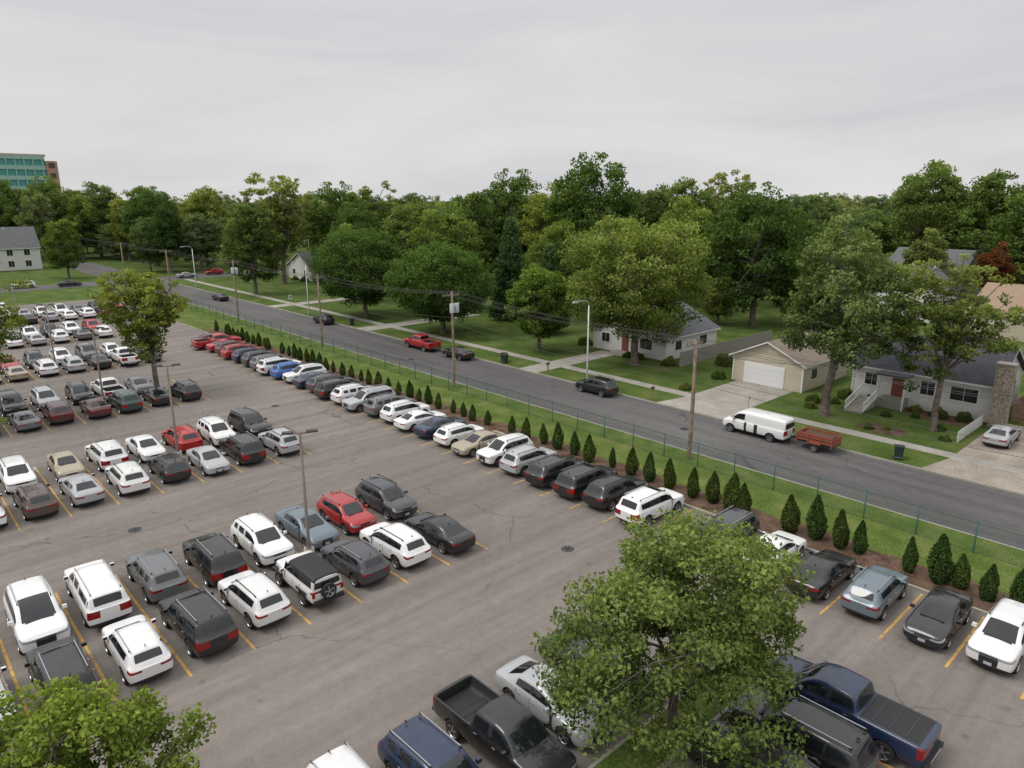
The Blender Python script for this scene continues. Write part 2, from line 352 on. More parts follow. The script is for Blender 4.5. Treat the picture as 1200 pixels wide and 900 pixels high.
A='Ws Kd Lc Ke Wd Ds -- Wb Ks Kb Ks Ss Ws Td Wc Bd Wd Ws Gs Sm Ws Kb Ds Bd Ws Us Wb Gs Ds Bs Rs Ms Rd Ro Me'
for n,cd in enumerate(A.split()):
    if cd=='--': continue
    L_extra=-.25 if cd[1]=='o' else 0
    car(cd,34.7+L_extra,5.35+2.74*n,'-x' if n in (0,1,5,12,13,19,24) else '+x')
car('Ws',8.9,16.6,'-y'); car('Bs',11.75,16.4,'-y'); car('Ko',14.4,16.1,'-y',False); car('Se',17.15,16.3,'-y',False); car('Kd',19.9,16.5,'-y')
car('Ks',19.6,9.1,'+y'); car('Kb',22.3,8.9,'+y'); car('Bt',25.0,8.3,'+y',False)
car('Wv',54.2,27.9,'+y',False); car('Ks',54.4,45.9,'+y',False); car('Ro',54.3,76.3,'+y',False); car('Kd',54.3,68.6,'+y',False); car('Kc',54.3,103,'+y',False); car('Kd',52.5,141,'+y',False)
car('Sd',66.8,13.2,'+x',False,z=.13)
for i,(x,y,cd) in enumerate([(28,190,'Ws'),(36,187,'Kd'),(16,191,'Gs'),(62,188,'Sd'),(70,191,'Rc'),(5,187,'Ws')]): car(cd,x,y,'+x' if i%2 else '-x')
for i in range(9): car(random.choice(['Ws','Kd','Ss','Gs','Ws','Bd','Rc']),-4+i*2.8,152.5,'+y')

# ---------------------------------------------------------------- ground
def sheet(name,x0,x1,y0,y1,z,m,poly=None):
    me=bpy.data.meshes.new(name)
    pts=poly or [(x0,y0),(x1,y0),(x1,y1),(x0,y1)]
    me.from_pydata([(x,y,z) for x,y in pts],[],[tuple(range(len(pts)))]); me.materials.append(m)
    return link(bpy.data.objects.new(name,me))
def slab(name,poly,z0,z1,m,side=None):
    bm=bmesh.new(); n=len(poly)
    b=[bm.verts.new((x,y,z0)) for x,y in poly]; t=[bm.verts.new((x,y,z1)) for x,y in poly]
    f=bm.faces.new(t); f.material_index=0
    for i in range(n):
        g=bm.faces.new((b[i],b[(i+1)%n],t[(i+1)%n],t[i])); g.material_index=1
    bmesh.ops.recalc_face_normals(bm,faces=bm.faces)
    me=bpy.data.meshes.new(name); bm.to_mesh(me); bm.free(); me.materials.append(m); me.materials.append(side or m)
    return link(bpy.data.objects.new(name,me))
def rect(x0,x1,y0,y1): return [(x0,y0),(x1,y0),(x1,y1),(x0,y1)]
sheet('ground',-3000,3000,-3000,3000,-.02,M_LAWN)
sheet('parking_lot_pavement',-60,37.4,-60,160,0,M_LOT)
sheet('street_road',46.3,55.6,-100,184,0,M_ROAD)
sheet('street_road',46.3,55.6,194,256,0,M_ROAD)
sheet('cross_street_road',-300,420,184,194,0,M_ROAD)
slab('grass_verge',rect(37.55,46.15,-100,178),-.02,.12,M_GRASS)
right=[]; y=-60
while y<=110:
    right.append((40.15+.22*math.sin(y*.9)+.15*math.sin(y*2.3),y)); y+=.7
sheet('mulch_bed_ground',0,0,0,0,.128,M_MULCH,[(37.62,-60)]+right+[(37.62,110)])
slab('lawn_grass',rect(55.75,300,-150,183),-.02,.12,M_LAWN)
for nm,x0,x1,y0,y1 in (('lot_curb',37.4,37.55,-100,160),('road_curb',46.15,46.3,-100,178),('road_curb',55.6,55.75,-100,183)):
    slab(nm,rect(x0,x1,y0,y1),-.02,.135,M_CONC)
sheet('sidewalk_pavement',59.7,61.1,-100,183,.126,M_CONC)
def island(x0,x1,y0,y1,m=M_GRASS):
    def rr(x0,x1,y0,y1,r=.9):
        pts=[]
        r=min(r,(x1-x0)/2,(y1-y0)/2)
        for cx,cy,a0 in ((x1-r,y0+r,-90),(x1-r,y1-r,0),(x0+r,y1-r,90),(x0+r,y0+r,180)):
            for k in range(6): a=R_(a0+k*18); pts.append((cx+r*math.cos(a),cy+r*math.sin(a)))
        return pts
    slab('island_curb',rr(x0,x1,y0,y1),-.01,.13,M_CONC)
    slab('island_grass_ground',rr(x0+.15,x1-.15,y0+.15,y1-.15,.8),0,.15,m)
island(15.0,27.3,11.6,13.4); island(.6,4.0,18.6,22.0); island(19.4,22.6,74.9,77.1); island(2,9,74.9,77.1)
sheet('driveway_pavement',55.6,59.7,32.0,38.6,.1275,M_CONC,[(55.76,31.4),(59.7,32.2),(59.7,38.6),(55.76,39.4)])
sheet('driveway_pavement',61.1,69.4,32.2,38.6,.1275,M_CONC)
sheet('driveway_pavement',55.76,59.7,8,13,.1275,M_DIRT,[(55.76,8.2),(59.7,9.2),(59.7,14.8),(55.76,15.6)])
sheet('driveway_pavement',61.1,73,9.4,14.8,.1275,M_DIRT)
sheet('driveway_pavement',55.76,59.7,56,59,.1275,M_CONC); sheet('driveway_pavement',61.1,70.8,56,59,.1275,M_CONC)
sheet('driveway_pavement',55.76,59.7,92,95.4,.1275,M_CONC); sheet('driveway_pavement',61.1,78,92,95.4,.1275,M_CONC)
sheet('driveway_pavement',55.76,59.7,124,127,.1275,M_CONC); sheet('driveway_pavement',61.1,80,124,127,.1275,M_CONC)
def lines():
    V=[];F=[]
    def q(x0,x1,y0,y1):
        n=len(V); V.extend([(x0,y0,.004),(x1,y0,.004),(x1,y1,.004),(x0,y1,.004)]); F.append((n,n+1,n+2,n+3))
    for yc,kk in ((33.8,9),(54.9,9),(75.9,9),(96.9,10),(117.9,10),(138.9,11)):
        for k in range(-3,kk):
            x=X0-SP/2+SP*k; q(x-.06,x+.06,yc-5.7,yc+5.7)
    for n in range(0,36):
        y=5.35-1.37+2.74*n; q(31.6,37.2,y-.06,y+.06)
    for k in range(0,8):
        x=7.5+2.75*k
        if x<24: q(x-.06,x+.06,13.6,19.0)
        if k>3: q(x-.06,x+.06,6.0,11.5)
    me=bpy.data.meshes.new('stall_line_markings'); me.from_pydata(V,[],F); me.materials.append(M_LINE); link(bpy.data.objects.new('stall_line_markings',me))
lines()
# storm drain grates / manhole covers
def manhole(x,y,r,name='manhole_cover'):
    bm=bmesh.new(); n=24
    for i in range(3):
        ro,ri=[(r,r*.86),(r*.84,r*.5),(r*.48,0.02)][i]
        for k in range(n):
            a=2*math.pi*k/n; b=2*math.pi*(k+1)/n
            if i==1 and k%3==0: continue
            vs=[bm.verts.new((q*math.cos(t),q*math.sin(t),.006+.002*i)) for q,t in ((ri,a),(ro,a),(ro,b),(ri,b))]
            bm.faces.new(vs)
    me=bpy.data.meshes.new(name); bm.to_mesh(me); bm.free(); me.materials.append(M_TRIM); o=link(bpy.data.objects.new(name,me)); o.location=(x,y,0)
manhole(27.5,25,.38); manhole(10,44.5,.38); manhole(28,64,.38); manhole(51,33,.4); manhole(49.5,72,.4)

# ---------------------------------------------------------------- vegetation
def m_leaf(name,dark,light,trans=.28):
    m=bpy.data.materials.new(name); m.use_nodes=True; nt=m.node_tree; nt.nodes.clear()
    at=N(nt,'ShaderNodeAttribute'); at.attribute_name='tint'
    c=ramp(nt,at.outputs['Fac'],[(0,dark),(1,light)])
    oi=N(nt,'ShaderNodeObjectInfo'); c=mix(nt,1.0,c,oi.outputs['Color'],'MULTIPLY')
    d=N(nt,'ShaderNodeBsdfDiffuse'); nt.links.new(c,d.inputs['Color'])
    t=N(nt,'ShaderNodeBsdfTranslucent'); c2=mix(nt,1.0,c,(1.2,1.25,.6),'MULTIPLY'); nt.links.new(c2,t.inputs['Color'])
    ms=N(nt,'ShaderNodeMixShader'); ms.inputs[0].default_value=trans; nt.links.new(d.outputs[0],ms.inputs[1]); nt.links.new(t.outputs[0],ms.inputs[2])
    o=N(nt,'ShaderNodeOutputMaterial'); nt.links.new(ms.outputs[0],o.inputs['Surface']); return m
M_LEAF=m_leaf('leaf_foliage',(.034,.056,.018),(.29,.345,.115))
M_ARB=m_leaf('arborvitae_foliage',(.016,.034,.012),(.095,.145,.042),.15)
M_BARK=noisy('bark',[(.3,(.08,.062,.05)),(.7,(.20,.17,.14))],2.5,.95,25,.5,.8)

def quads_from(P,size,r,upbias=.4,flat=.62):
    n=len(P)
    nn=r.normal(size=(n,3)); nn[:,2]+=upbias; nn/=np.linalg.norm(nn,axis=1)[:,None]
    a=r.normal(size=(n,3)); u=np.cross(nn,a); u/=np.linalg.norm(u,axis=1)[:,None]; v=np.cross(nn,u)
    s=(size*r.uniform(.6,1.35,size=n))[:,None]/2
    Q=np.stack([P-u*s,P-v*s*flat,P+u*s,P+v*s*flat],axis=1)
    return Q.reshape(-1,3)
def tube(pts,rads,n=7):
    pts=[Vector(p) for p in pts]; rings=[]
    for i,p in enumerate(pts):
        d=(pts[min(i+1,len(pts)-1)]-pts[max(i-1,0)]).normalized()
        a=d.orthogonal().normalized(); b=d.cross(a)
        rings.append([tuple(p+(a*math.cos(2*math.pi*k/n)+b*math.sin(2*math.pi*k/n))*rads[i]) for k in range(n)])
    V=[v for r in rings for v in r]; F=[]
    for i in range(len(rings)-1):
        for k in range(n): F.append((i*n+k,i*n+(k+1)%n,(i+1)*n+(k+1)%n,(i+1)*n+k))
    return V,F
def build_mesh(name,tV,tF,LQ,tint,mats):
    nt_=len(tV); nl=len(LQ)//4
    V=np.concatenate([np.array(tV,float).reshape(-1,3),LQ]) if nt_ else LQ
    F=np.concatenate([np.array(tF,int).reshape(-1,4),(np.arange(nl*4).reshape(-1,4)+nt_)]) if nt_ else np.arange(nl*4).reshape(-1,4)
    me=bpy.data.meshes.new(name); me.vertices.add(len(V)); me.vertices.foreach_set('co',V.ravel())
    me.loops.add(F.size); me.loops.foreach_set('vertex_index',F.ravel().astype(np.int32))
    me.polygons.add(len(F)); me.polygons.foreach_set('loop_start',np.arange(0,F.size,4,dtype=np.int32))
    mi=np.zeros(len(F),np.int32); mi[:len(tF)]=1; me.polygons.foreach_set('material_index',mi)
    at=me.attributes.new('tint','FLOAT','FACE'); tt=np.zeros(len(F)); tt[len(tF):]=tint; at.data.foreach_set('value',tt)
    for m in mats: me.materials.append(m)
    me.update(calc_edges=True); me.validate(); return me
def tree_mesh(name,h,cw,cb,ncl,lpc,leaf,seed,trunk_r=.28,clr=.12,lobe=.22,inner=.3,shape='round',fork=.38):
    r=np.random.default_rng(seed); rd=random.Random(seed)
    rx=cw/2; rz=(h-cb)/2; cz=cb+rz
    lob=r.normal(size=(16,3)); lob/=np.linalg.norm(lob,axis=1)[:,None]; la=r.uniform(-lobe*1.2,lobe*1.0,16)
    d=r.normal(size=(ncl,3)); d/=np.linalg.norm(d,axis=1)[:,None]
    k=1+(np.exp(-(1-(d@lob.T))*9)*la).sum(1)
    f=(inner+(1-inner)*r.uniform(0,1,ncl)**.5)*.95
    P=d*(k*f)[:,None]
    if shape=='oval': P[:,:2]*=(1-.35*np.clip(P[:,2:3],0,1))
    if shape=='vase': P[:,:2]*=(.8+.3*np.clip(P[:,2:3],-1,.6))
    if shape=='spruce':
        zz=r.uniform(-1,1,ncl); ang=r.uniform(0,2*np.pi,ncl); rr=(1-(zz+1)/2)**.9*r.uniform(.5,1,ncl)+.03
        P=np.stack([rr*np.cos(ang),rr*np.sin(ang),zz],1)
    P=np.stack([P[:,0]*rx,P[:,1]*rx,cz+P[:,2]*rz],1)
    P[:,2]=np.maximum(P[:,2],cb*.8)
    cs=clr*cw*r.uniform(.55,1.35,ncl)
    n=r.poisson(lpc*(cs/(clr*cw))**1.5)
    idx=np.repeat(np.arange(ncl),n)
    off=r.normal(size=(len(idx),3)); ol=np.linalg.norm(off,axis=1)[:,None]; off=off/ol*np.minimum(ol,1.9)*np.array([.55,.55,.36])
    LP=P[idx]+off*cs[idx][:,None]
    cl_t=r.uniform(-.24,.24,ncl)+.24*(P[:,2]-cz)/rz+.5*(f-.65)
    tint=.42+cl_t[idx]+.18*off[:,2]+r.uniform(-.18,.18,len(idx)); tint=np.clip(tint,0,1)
    LQ=quads_from(LP,leaf,r)
    tV=[];tF=[]
    def T(p,q,n=6):
        v,fc=tube(p,q,n); b=len(tV); tV.extend(v); tF.extend([tuple(i+b for i in x) for x in fc])
    top=cb+(h-cb)*.72; fz=max(cb,h*fork*.6)
    tp=[(0,0,-.1),(0,0,.25),(rd.uniform(-.1,.1),rd.uniform(-.1,.1),fz*.5),(rd.uniform(-.25,.25),rd.uniform(-.25,.25),fz),(rd.uniform(-.5,.5),rd.uniform(-.5,.5),(fz+top)/2),(rd.uniform(-.8,.8),rd.uniform(-.8,.8),top)]
    T(tp,[trunk_r*1.45,trunk_r*1.1,trunk_r*.95,trunk_r*.8,trunk_r*.45,trunk_r*.12],9)
    nodes=[]
    order=np.argsort(-f)[:16] if shape!='spruce' else []
    for i in order:
        e=Vector(P[i]); z0=fz+rd.random()*(top-fz)*.5; u=(z0-fz)/(top-fz) if top>fz else 0
        s=Vector(tp[3]).lerp(Vector(tp[4]),min(1,u*2))
        m1=s.lerp(e,.4)+Vector((0,0,(e-s).length*.10)); m2=s.lerp(e,.72)+Vector((rd.uniform(-.3,.3),rd.uniform(-.3,.3),(e-s).length*.08))
        T([s,m1,m2,e],[trunk_r*.42,trunk_r*.3,trunk_r*.18,trunk_r*.05])
        nodes+=[s.lerp(m1,.6),m1,m1.lerp(m2,.5),m2]
    if nodes:
        NA=np.array([tuple(v) for v in nodes])
        for i in r.permutation(ncl)[:110]:
            dd=((NA-P[i])**2).sum(1); s=Vector(NA[dd.argmin()]); e=Vector(P[i])
            T([s,s.lerp(e,.5)+Vector((0,0,.1*(e-s).length)),e],[trunk_r*.13,trunk_r*.08,trunk_r*.025],4)
    return build_mesh(name,tV,tF,LQ,tint,[M_LEAF,M_BARK])
def put(name,me,x,y,s=1,rz=None,col=(1,1,1),parent=None,sz=None,z=.08):
    o=link(bpy.data.objects.new(name,me)); o.location=(x,y,z); o.rotation_euler=(0,0,random.uniform(0,6.28) if rz is None else rz)
    o.scale=(s,s,sz or s); o.color=(*col,1)
    if parent: o.parent=parent
    return o
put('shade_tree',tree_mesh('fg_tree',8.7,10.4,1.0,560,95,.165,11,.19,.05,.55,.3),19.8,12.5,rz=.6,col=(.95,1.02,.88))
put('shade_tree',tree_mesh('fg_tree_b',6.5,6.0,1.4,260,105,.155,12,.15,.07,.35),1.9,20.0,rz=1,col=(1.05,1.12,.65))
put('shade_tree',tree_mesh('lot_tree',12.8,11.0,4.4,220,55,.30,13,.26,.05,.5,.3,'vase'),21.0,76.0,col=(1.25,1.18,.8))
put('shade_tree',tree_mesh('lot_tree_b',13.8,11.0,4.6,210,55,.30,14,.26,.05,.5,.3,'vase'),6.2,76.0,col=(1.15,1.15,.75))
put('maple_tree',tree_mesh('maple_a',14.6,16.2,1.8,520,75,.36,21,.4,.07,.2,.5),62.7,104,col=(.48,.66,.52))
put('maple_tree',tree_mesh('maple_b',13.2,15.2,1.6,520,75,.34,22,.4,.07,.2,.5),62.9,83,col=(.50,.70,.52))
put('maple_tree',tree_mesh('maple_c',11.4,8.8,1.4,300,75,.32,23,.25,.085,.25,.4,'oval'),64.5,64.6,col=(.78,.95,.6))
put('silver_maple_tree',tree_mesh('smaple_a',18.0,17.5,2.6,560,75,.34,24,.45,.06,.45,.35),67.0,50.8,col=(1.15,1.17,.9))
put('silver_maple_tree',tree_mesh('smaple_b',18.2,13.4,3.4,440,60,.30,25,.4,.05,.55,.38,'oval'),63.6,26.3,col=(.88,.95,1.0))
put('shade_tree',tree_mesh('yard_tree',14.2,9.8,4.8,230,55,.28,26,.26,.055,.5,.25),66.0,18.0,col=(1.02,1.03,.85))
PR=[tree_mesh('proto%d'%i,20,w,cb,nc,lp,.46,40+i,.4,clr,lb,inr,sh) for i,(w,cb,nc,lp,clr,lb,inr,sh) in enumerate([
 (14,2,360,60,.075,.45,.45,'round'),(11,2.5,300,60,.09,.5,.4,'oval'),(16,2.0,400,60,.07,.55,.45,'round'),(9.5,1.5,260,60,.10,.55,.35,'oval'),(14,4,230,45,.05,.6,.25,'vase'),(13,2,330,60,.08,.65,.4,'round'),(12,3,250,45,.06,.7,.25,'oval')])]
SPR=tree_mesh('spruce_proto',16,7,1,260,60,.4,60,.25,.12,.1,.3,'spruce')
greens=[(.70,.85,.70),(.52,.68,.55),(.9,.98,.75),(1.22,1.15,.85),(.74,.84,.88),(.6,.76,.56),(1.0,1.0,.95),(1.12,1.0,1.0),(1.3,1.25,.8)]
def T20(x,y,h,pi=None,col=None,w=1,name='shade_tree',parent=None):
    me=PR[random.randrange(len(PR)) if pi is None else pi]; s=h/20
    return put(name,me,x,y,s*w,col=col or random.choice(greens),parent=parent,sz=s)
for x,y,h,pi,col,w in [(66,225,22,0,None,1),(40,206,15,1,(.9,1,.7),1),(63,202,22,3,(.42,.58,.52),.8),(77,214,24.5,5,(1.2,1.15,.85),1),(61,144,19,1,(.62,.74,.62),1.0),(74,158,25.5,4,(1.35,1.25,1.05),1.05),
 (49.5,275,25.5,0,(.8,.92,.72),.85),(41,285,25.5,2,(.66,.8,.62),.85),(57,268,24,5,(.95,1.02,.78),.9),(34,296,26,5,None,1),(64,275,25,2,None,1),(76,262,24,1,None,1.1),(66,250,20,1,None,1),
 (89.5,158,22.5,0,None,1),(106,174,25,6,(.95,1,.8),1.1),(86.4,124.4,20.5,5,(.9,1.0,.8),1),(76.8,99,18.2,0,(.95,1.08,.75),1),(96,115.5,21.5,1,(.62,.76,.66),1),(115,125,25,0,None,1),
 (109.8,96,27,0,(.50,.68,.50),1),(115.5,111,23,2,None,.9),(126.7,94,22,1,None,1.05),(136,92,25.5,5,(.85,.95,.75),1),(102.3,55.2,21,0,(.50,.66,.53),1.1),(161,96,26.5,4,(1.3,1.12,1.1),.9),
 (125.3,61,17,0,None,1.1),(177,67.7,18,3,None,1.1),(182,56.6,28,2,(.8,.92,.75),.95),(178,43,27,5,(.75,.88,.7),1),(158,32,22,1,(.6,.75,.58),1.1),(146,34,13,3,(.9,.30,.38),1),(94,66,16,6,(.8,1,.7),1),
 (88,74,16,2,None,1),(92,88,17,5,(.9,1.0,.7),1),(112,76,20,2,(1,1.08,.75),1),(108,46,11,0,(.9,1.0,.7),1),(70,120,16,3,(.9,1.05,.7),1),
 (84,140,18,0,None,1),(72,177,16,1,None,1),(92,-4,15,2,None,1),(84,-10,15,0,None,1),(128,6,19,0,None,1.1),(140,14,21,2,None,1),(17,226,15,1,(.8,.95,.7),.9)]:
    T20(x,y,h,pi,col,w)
put('spruce_tree',SPR,78,84.5,1.0,col=(.42,.58,.68)); put('spruce_tree',SPR,74,72,.8,col=(.5,.65,.7)); put('spruce_tree',SPR,98,13.5,1.0,col=(.40,.55,.58)); put('spruce_tree',SPR,82,2.5,.75,col=(.5,.7,.6))
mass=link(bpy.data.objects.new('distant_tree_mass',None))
pts=[]
boxes=[(68,92,45,64),(66,88,26,42),(68,90,2,31),(76,96,156,174),(20,60,232,256),(86,122,8,42),(118,142,12,36),(122,140,34,48),(156,176,42,60),(-15,120,336,380)]
def ok(x,y,dmin):
    if 43<x<59 and y<262: return False
    if 180<y<199 and x<110: return False
    if x<60 and y<205: return False
    if x<62 and y<258 and (-.86<(.734*x-.679*y)/(.679*x+.734*y)<-.60): return False
    if x<90 and y<180 : return False
    for b in boxes:
        if b[0]-4<x<b[1]+4 and b[2]-4<y<b[3]+4: return False
    for p in pts:
        if (p[0]-x)**2+(p[1]-y)**2<dmin*dmin: return False
    return True
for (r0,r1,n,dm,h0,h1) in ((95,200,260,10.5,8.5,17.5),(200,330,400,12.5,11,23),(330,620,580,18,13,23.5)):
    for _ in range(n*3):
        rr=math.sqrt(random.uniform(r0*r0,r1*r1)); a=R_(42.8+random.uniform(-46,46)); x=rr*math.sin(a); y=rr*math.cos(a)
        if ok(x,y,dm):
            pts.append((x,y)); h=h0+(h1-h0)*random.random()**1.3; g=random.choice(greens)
            if r0>190: g=(g[0]*.9+.2,g[1]*.9+.17,g[2]*.85+.5)  # distance haze painted into the leaf colour: far trees lighter and bluer
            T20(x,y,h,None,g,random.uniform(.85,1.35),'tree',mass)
def arb(name,h,w,seed):
    r=np.random.default_rng(seed); n=3000
    z=r.uniform(0,1,n)**1.15; prof=np.sin(np.clip((z*.93+.07),0,1)*np.pi)**.55*(1-z*.66); ang=r.uniform(0,2*np.pi,n)
    rad=prof*w/2*(r.uniform(.35,1,n)**.35)*(1+.16*np.sin(ang*3+z*7+seed)+.10*np.sin(ang*7+z*15))
    lean=r.uniform(-.06,.06,2)
    P=np.stack([rad*np.cos(ang)+lean[0]*z*h,rad*np.sin(ang)+lean[1]*z*h,.06+z*h],1)
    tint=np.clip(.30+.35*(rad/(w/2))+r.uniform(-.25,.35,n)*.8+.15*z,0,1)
    LQ=quads_from(P,.15,r,.1,.45); tv,tf=tube([(0,0,-.05),(0,0,h*.5)],[.05,.03],6)
    return build_mesh(name,tv,tf,LQ,tint,[M_ARB,M_BARK])
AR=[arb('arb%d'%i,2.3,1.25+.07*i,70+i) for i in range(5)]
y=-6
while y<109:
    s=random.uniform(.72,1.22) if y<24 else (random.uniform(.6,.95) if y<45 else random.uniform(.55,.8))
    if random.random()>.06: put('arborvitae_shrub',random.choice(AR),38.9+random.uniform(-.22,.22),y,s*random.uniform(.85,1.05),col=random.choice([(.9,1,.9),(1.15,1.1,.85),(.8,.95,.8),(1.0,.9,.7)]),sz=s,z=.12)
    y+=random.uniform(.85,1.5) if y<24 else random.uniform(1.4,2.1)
def shrub(seed):
    r=np.random.default_rng(seed); n=2200; d=r.normal(size=(n,3)); d/=np.linalg.norm(d,axis=1)[:,None]; d[:,2]=np.abs(d[:,2])
    k=(1+.15*np.sin(d[:,0]*5+seed)+.12*np.sin(d[:,1]*7))*r.uniform(.5,1,n)**.3
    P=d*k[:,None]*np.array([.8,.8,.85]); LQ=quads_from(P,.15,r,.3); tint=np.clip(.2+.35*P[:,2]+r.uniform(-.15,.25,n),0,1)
    tv,tf=tube([(0,0,-.05),(0,0,.4)],[.05,.03],6); return build_mesh('shrub%d'%seed,tv,tf,LQ,tint,[M_LEAF,M_BARK])
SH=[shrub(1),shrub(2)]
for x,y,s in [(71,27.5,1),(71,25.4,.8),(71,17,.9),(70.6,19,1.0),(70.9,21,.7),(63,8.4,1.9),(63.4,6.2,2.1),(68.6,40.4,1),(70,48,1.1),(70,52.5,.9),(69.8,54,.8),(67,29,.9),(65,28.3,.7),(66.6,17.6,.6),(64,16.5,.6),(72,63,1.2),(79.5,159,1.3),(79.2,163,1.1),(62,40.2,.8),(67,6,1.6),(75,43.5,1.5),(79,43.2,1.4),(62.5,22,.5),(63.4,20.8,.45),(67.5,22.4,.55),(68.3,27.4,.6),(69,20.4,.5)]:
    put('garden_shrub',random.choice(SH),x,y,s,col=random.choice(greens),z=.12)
sheet('garden_bed_ground',0,0,0,0,.129,M_MULCH,[(69.6,15.6),(71.9,15.6),(71.9,22),(70.5,22.3),(69.2,21),(69.0,17)])
sheet('garden_bed_ground',0,0,0,0,.129,M_MULCH,[(62.2,19.2),(64.2,19.4),(64.6,22.6),(62.4,23.2),(61.6,21)])

# ---------------------------------------------------------------- buildings
def m_siding(name,c):
    m,nt,b=nmat(name); p=gpos(nt)
    w=N(nt,'ShaderNodeTexWave'); w.wave_type='BANDS'; w.bands_direction='Z'; w.wave_profile='SAW'; w.inputs['Scale'].default_value=1.6; nt.links.new(p,w.inputs['Vector'])
    c1=mix(nt,ramp(nt,noise(nt,p,1.5,5),[(.3,(0,0,0)),(.8,(.35,.35,.35))]),c,tuple(x*.6 for x in c))
    c2=mix(nt,ramp(nt,w.outputs['Fac'],[(0,(.45,.45,.45)),(.15,(0,0,0))]),c1,tuple(x*.5 for x in c))
    nt.links.new(c2,b.inputs['Base Color']); b.inputs['Roughness'].default_value=.7; bump(nt,b,w.outputs['Fac'],.4,.02); return m
def m_roof(name,a,bb):
    m,nt,b=nmat(name); tc=gpos(nt)
    br=N(nt,'ShaderNodeTexBrick'); br.inputs['Scale'].default_value=3; br.inputs['Color1'].default_value=(*a,1); br.inputs['Color2'].default_value=(*bb,1); br.inputs['Mortar'].default_value=(*[x*.5 for x in a],1)
    br.inputs['Mortar Size'].default_value=.01
    nt.links.new(tc,br.inputs['Vector'])
    c=mix(nt,.5,br.outputs['Color'],ramp(nt,noise(nt,tc,1.2,6),[(.3,a),(.7,bb)]))
    nt.links.new(c,b.inputs['Base Color']); b.inputs['Roughness'].default_value=.9; return m
M_WSID=m_siding('white_siding',(.72,.71,.68)); M_BSID=m_siding('beige_siding',(.58,.51,.40)); M_GSID=m_siding('grey_siding',(.4,.42,.42))
M_RG=m_roof('grey_shingles',(.095,.10,.105),(.165,.17,.175)); M_RD=m_roof('dark_shingles',(.035,.037,.044),(.07,.072,.085)); M_RT=m_roof('tan_shingles',(.28,.19,.13),(.36,.27,.19)); M_RB=m_roof('brown_shingles',(.18,.14,.11),(.27,.22,.17))
M_WIN=simple('window_glass',(.025,.03,.035),.08); M_WT=simple('white_trim',(.75,.75,.73),.5); M_DOOR=simple('door_paint',(.22,.06,.04),.5); M_STONE=noisy('stone',[(.3,(.18,.14,.11)),(.5,(.32,.27,.22)),(.7,(.42,.37,.31))],4,.9,9,.6,.8)
M_GD=simple('garage_door_white',(.75,.75,.74),.5); M_WOOD=noisy('wood',[(.3,(.18,.11,.075)),(.7,(.32,.22,.15))],3,.9,20,.4,.5)
def bobj(name,parent,boxes_,mats):
    bm=bmesh.new()
    for c,s,mi in boxes_: add_box(bm,c,s,mi)
    me=bpy.data.meshes.new(name); bm.to_mesh(me); bm.free()
    for m in mats: me.materials.append(m)
    o=link(bpy.data.objects.new(name,me))
    if parent: o.parent=parent
    return o
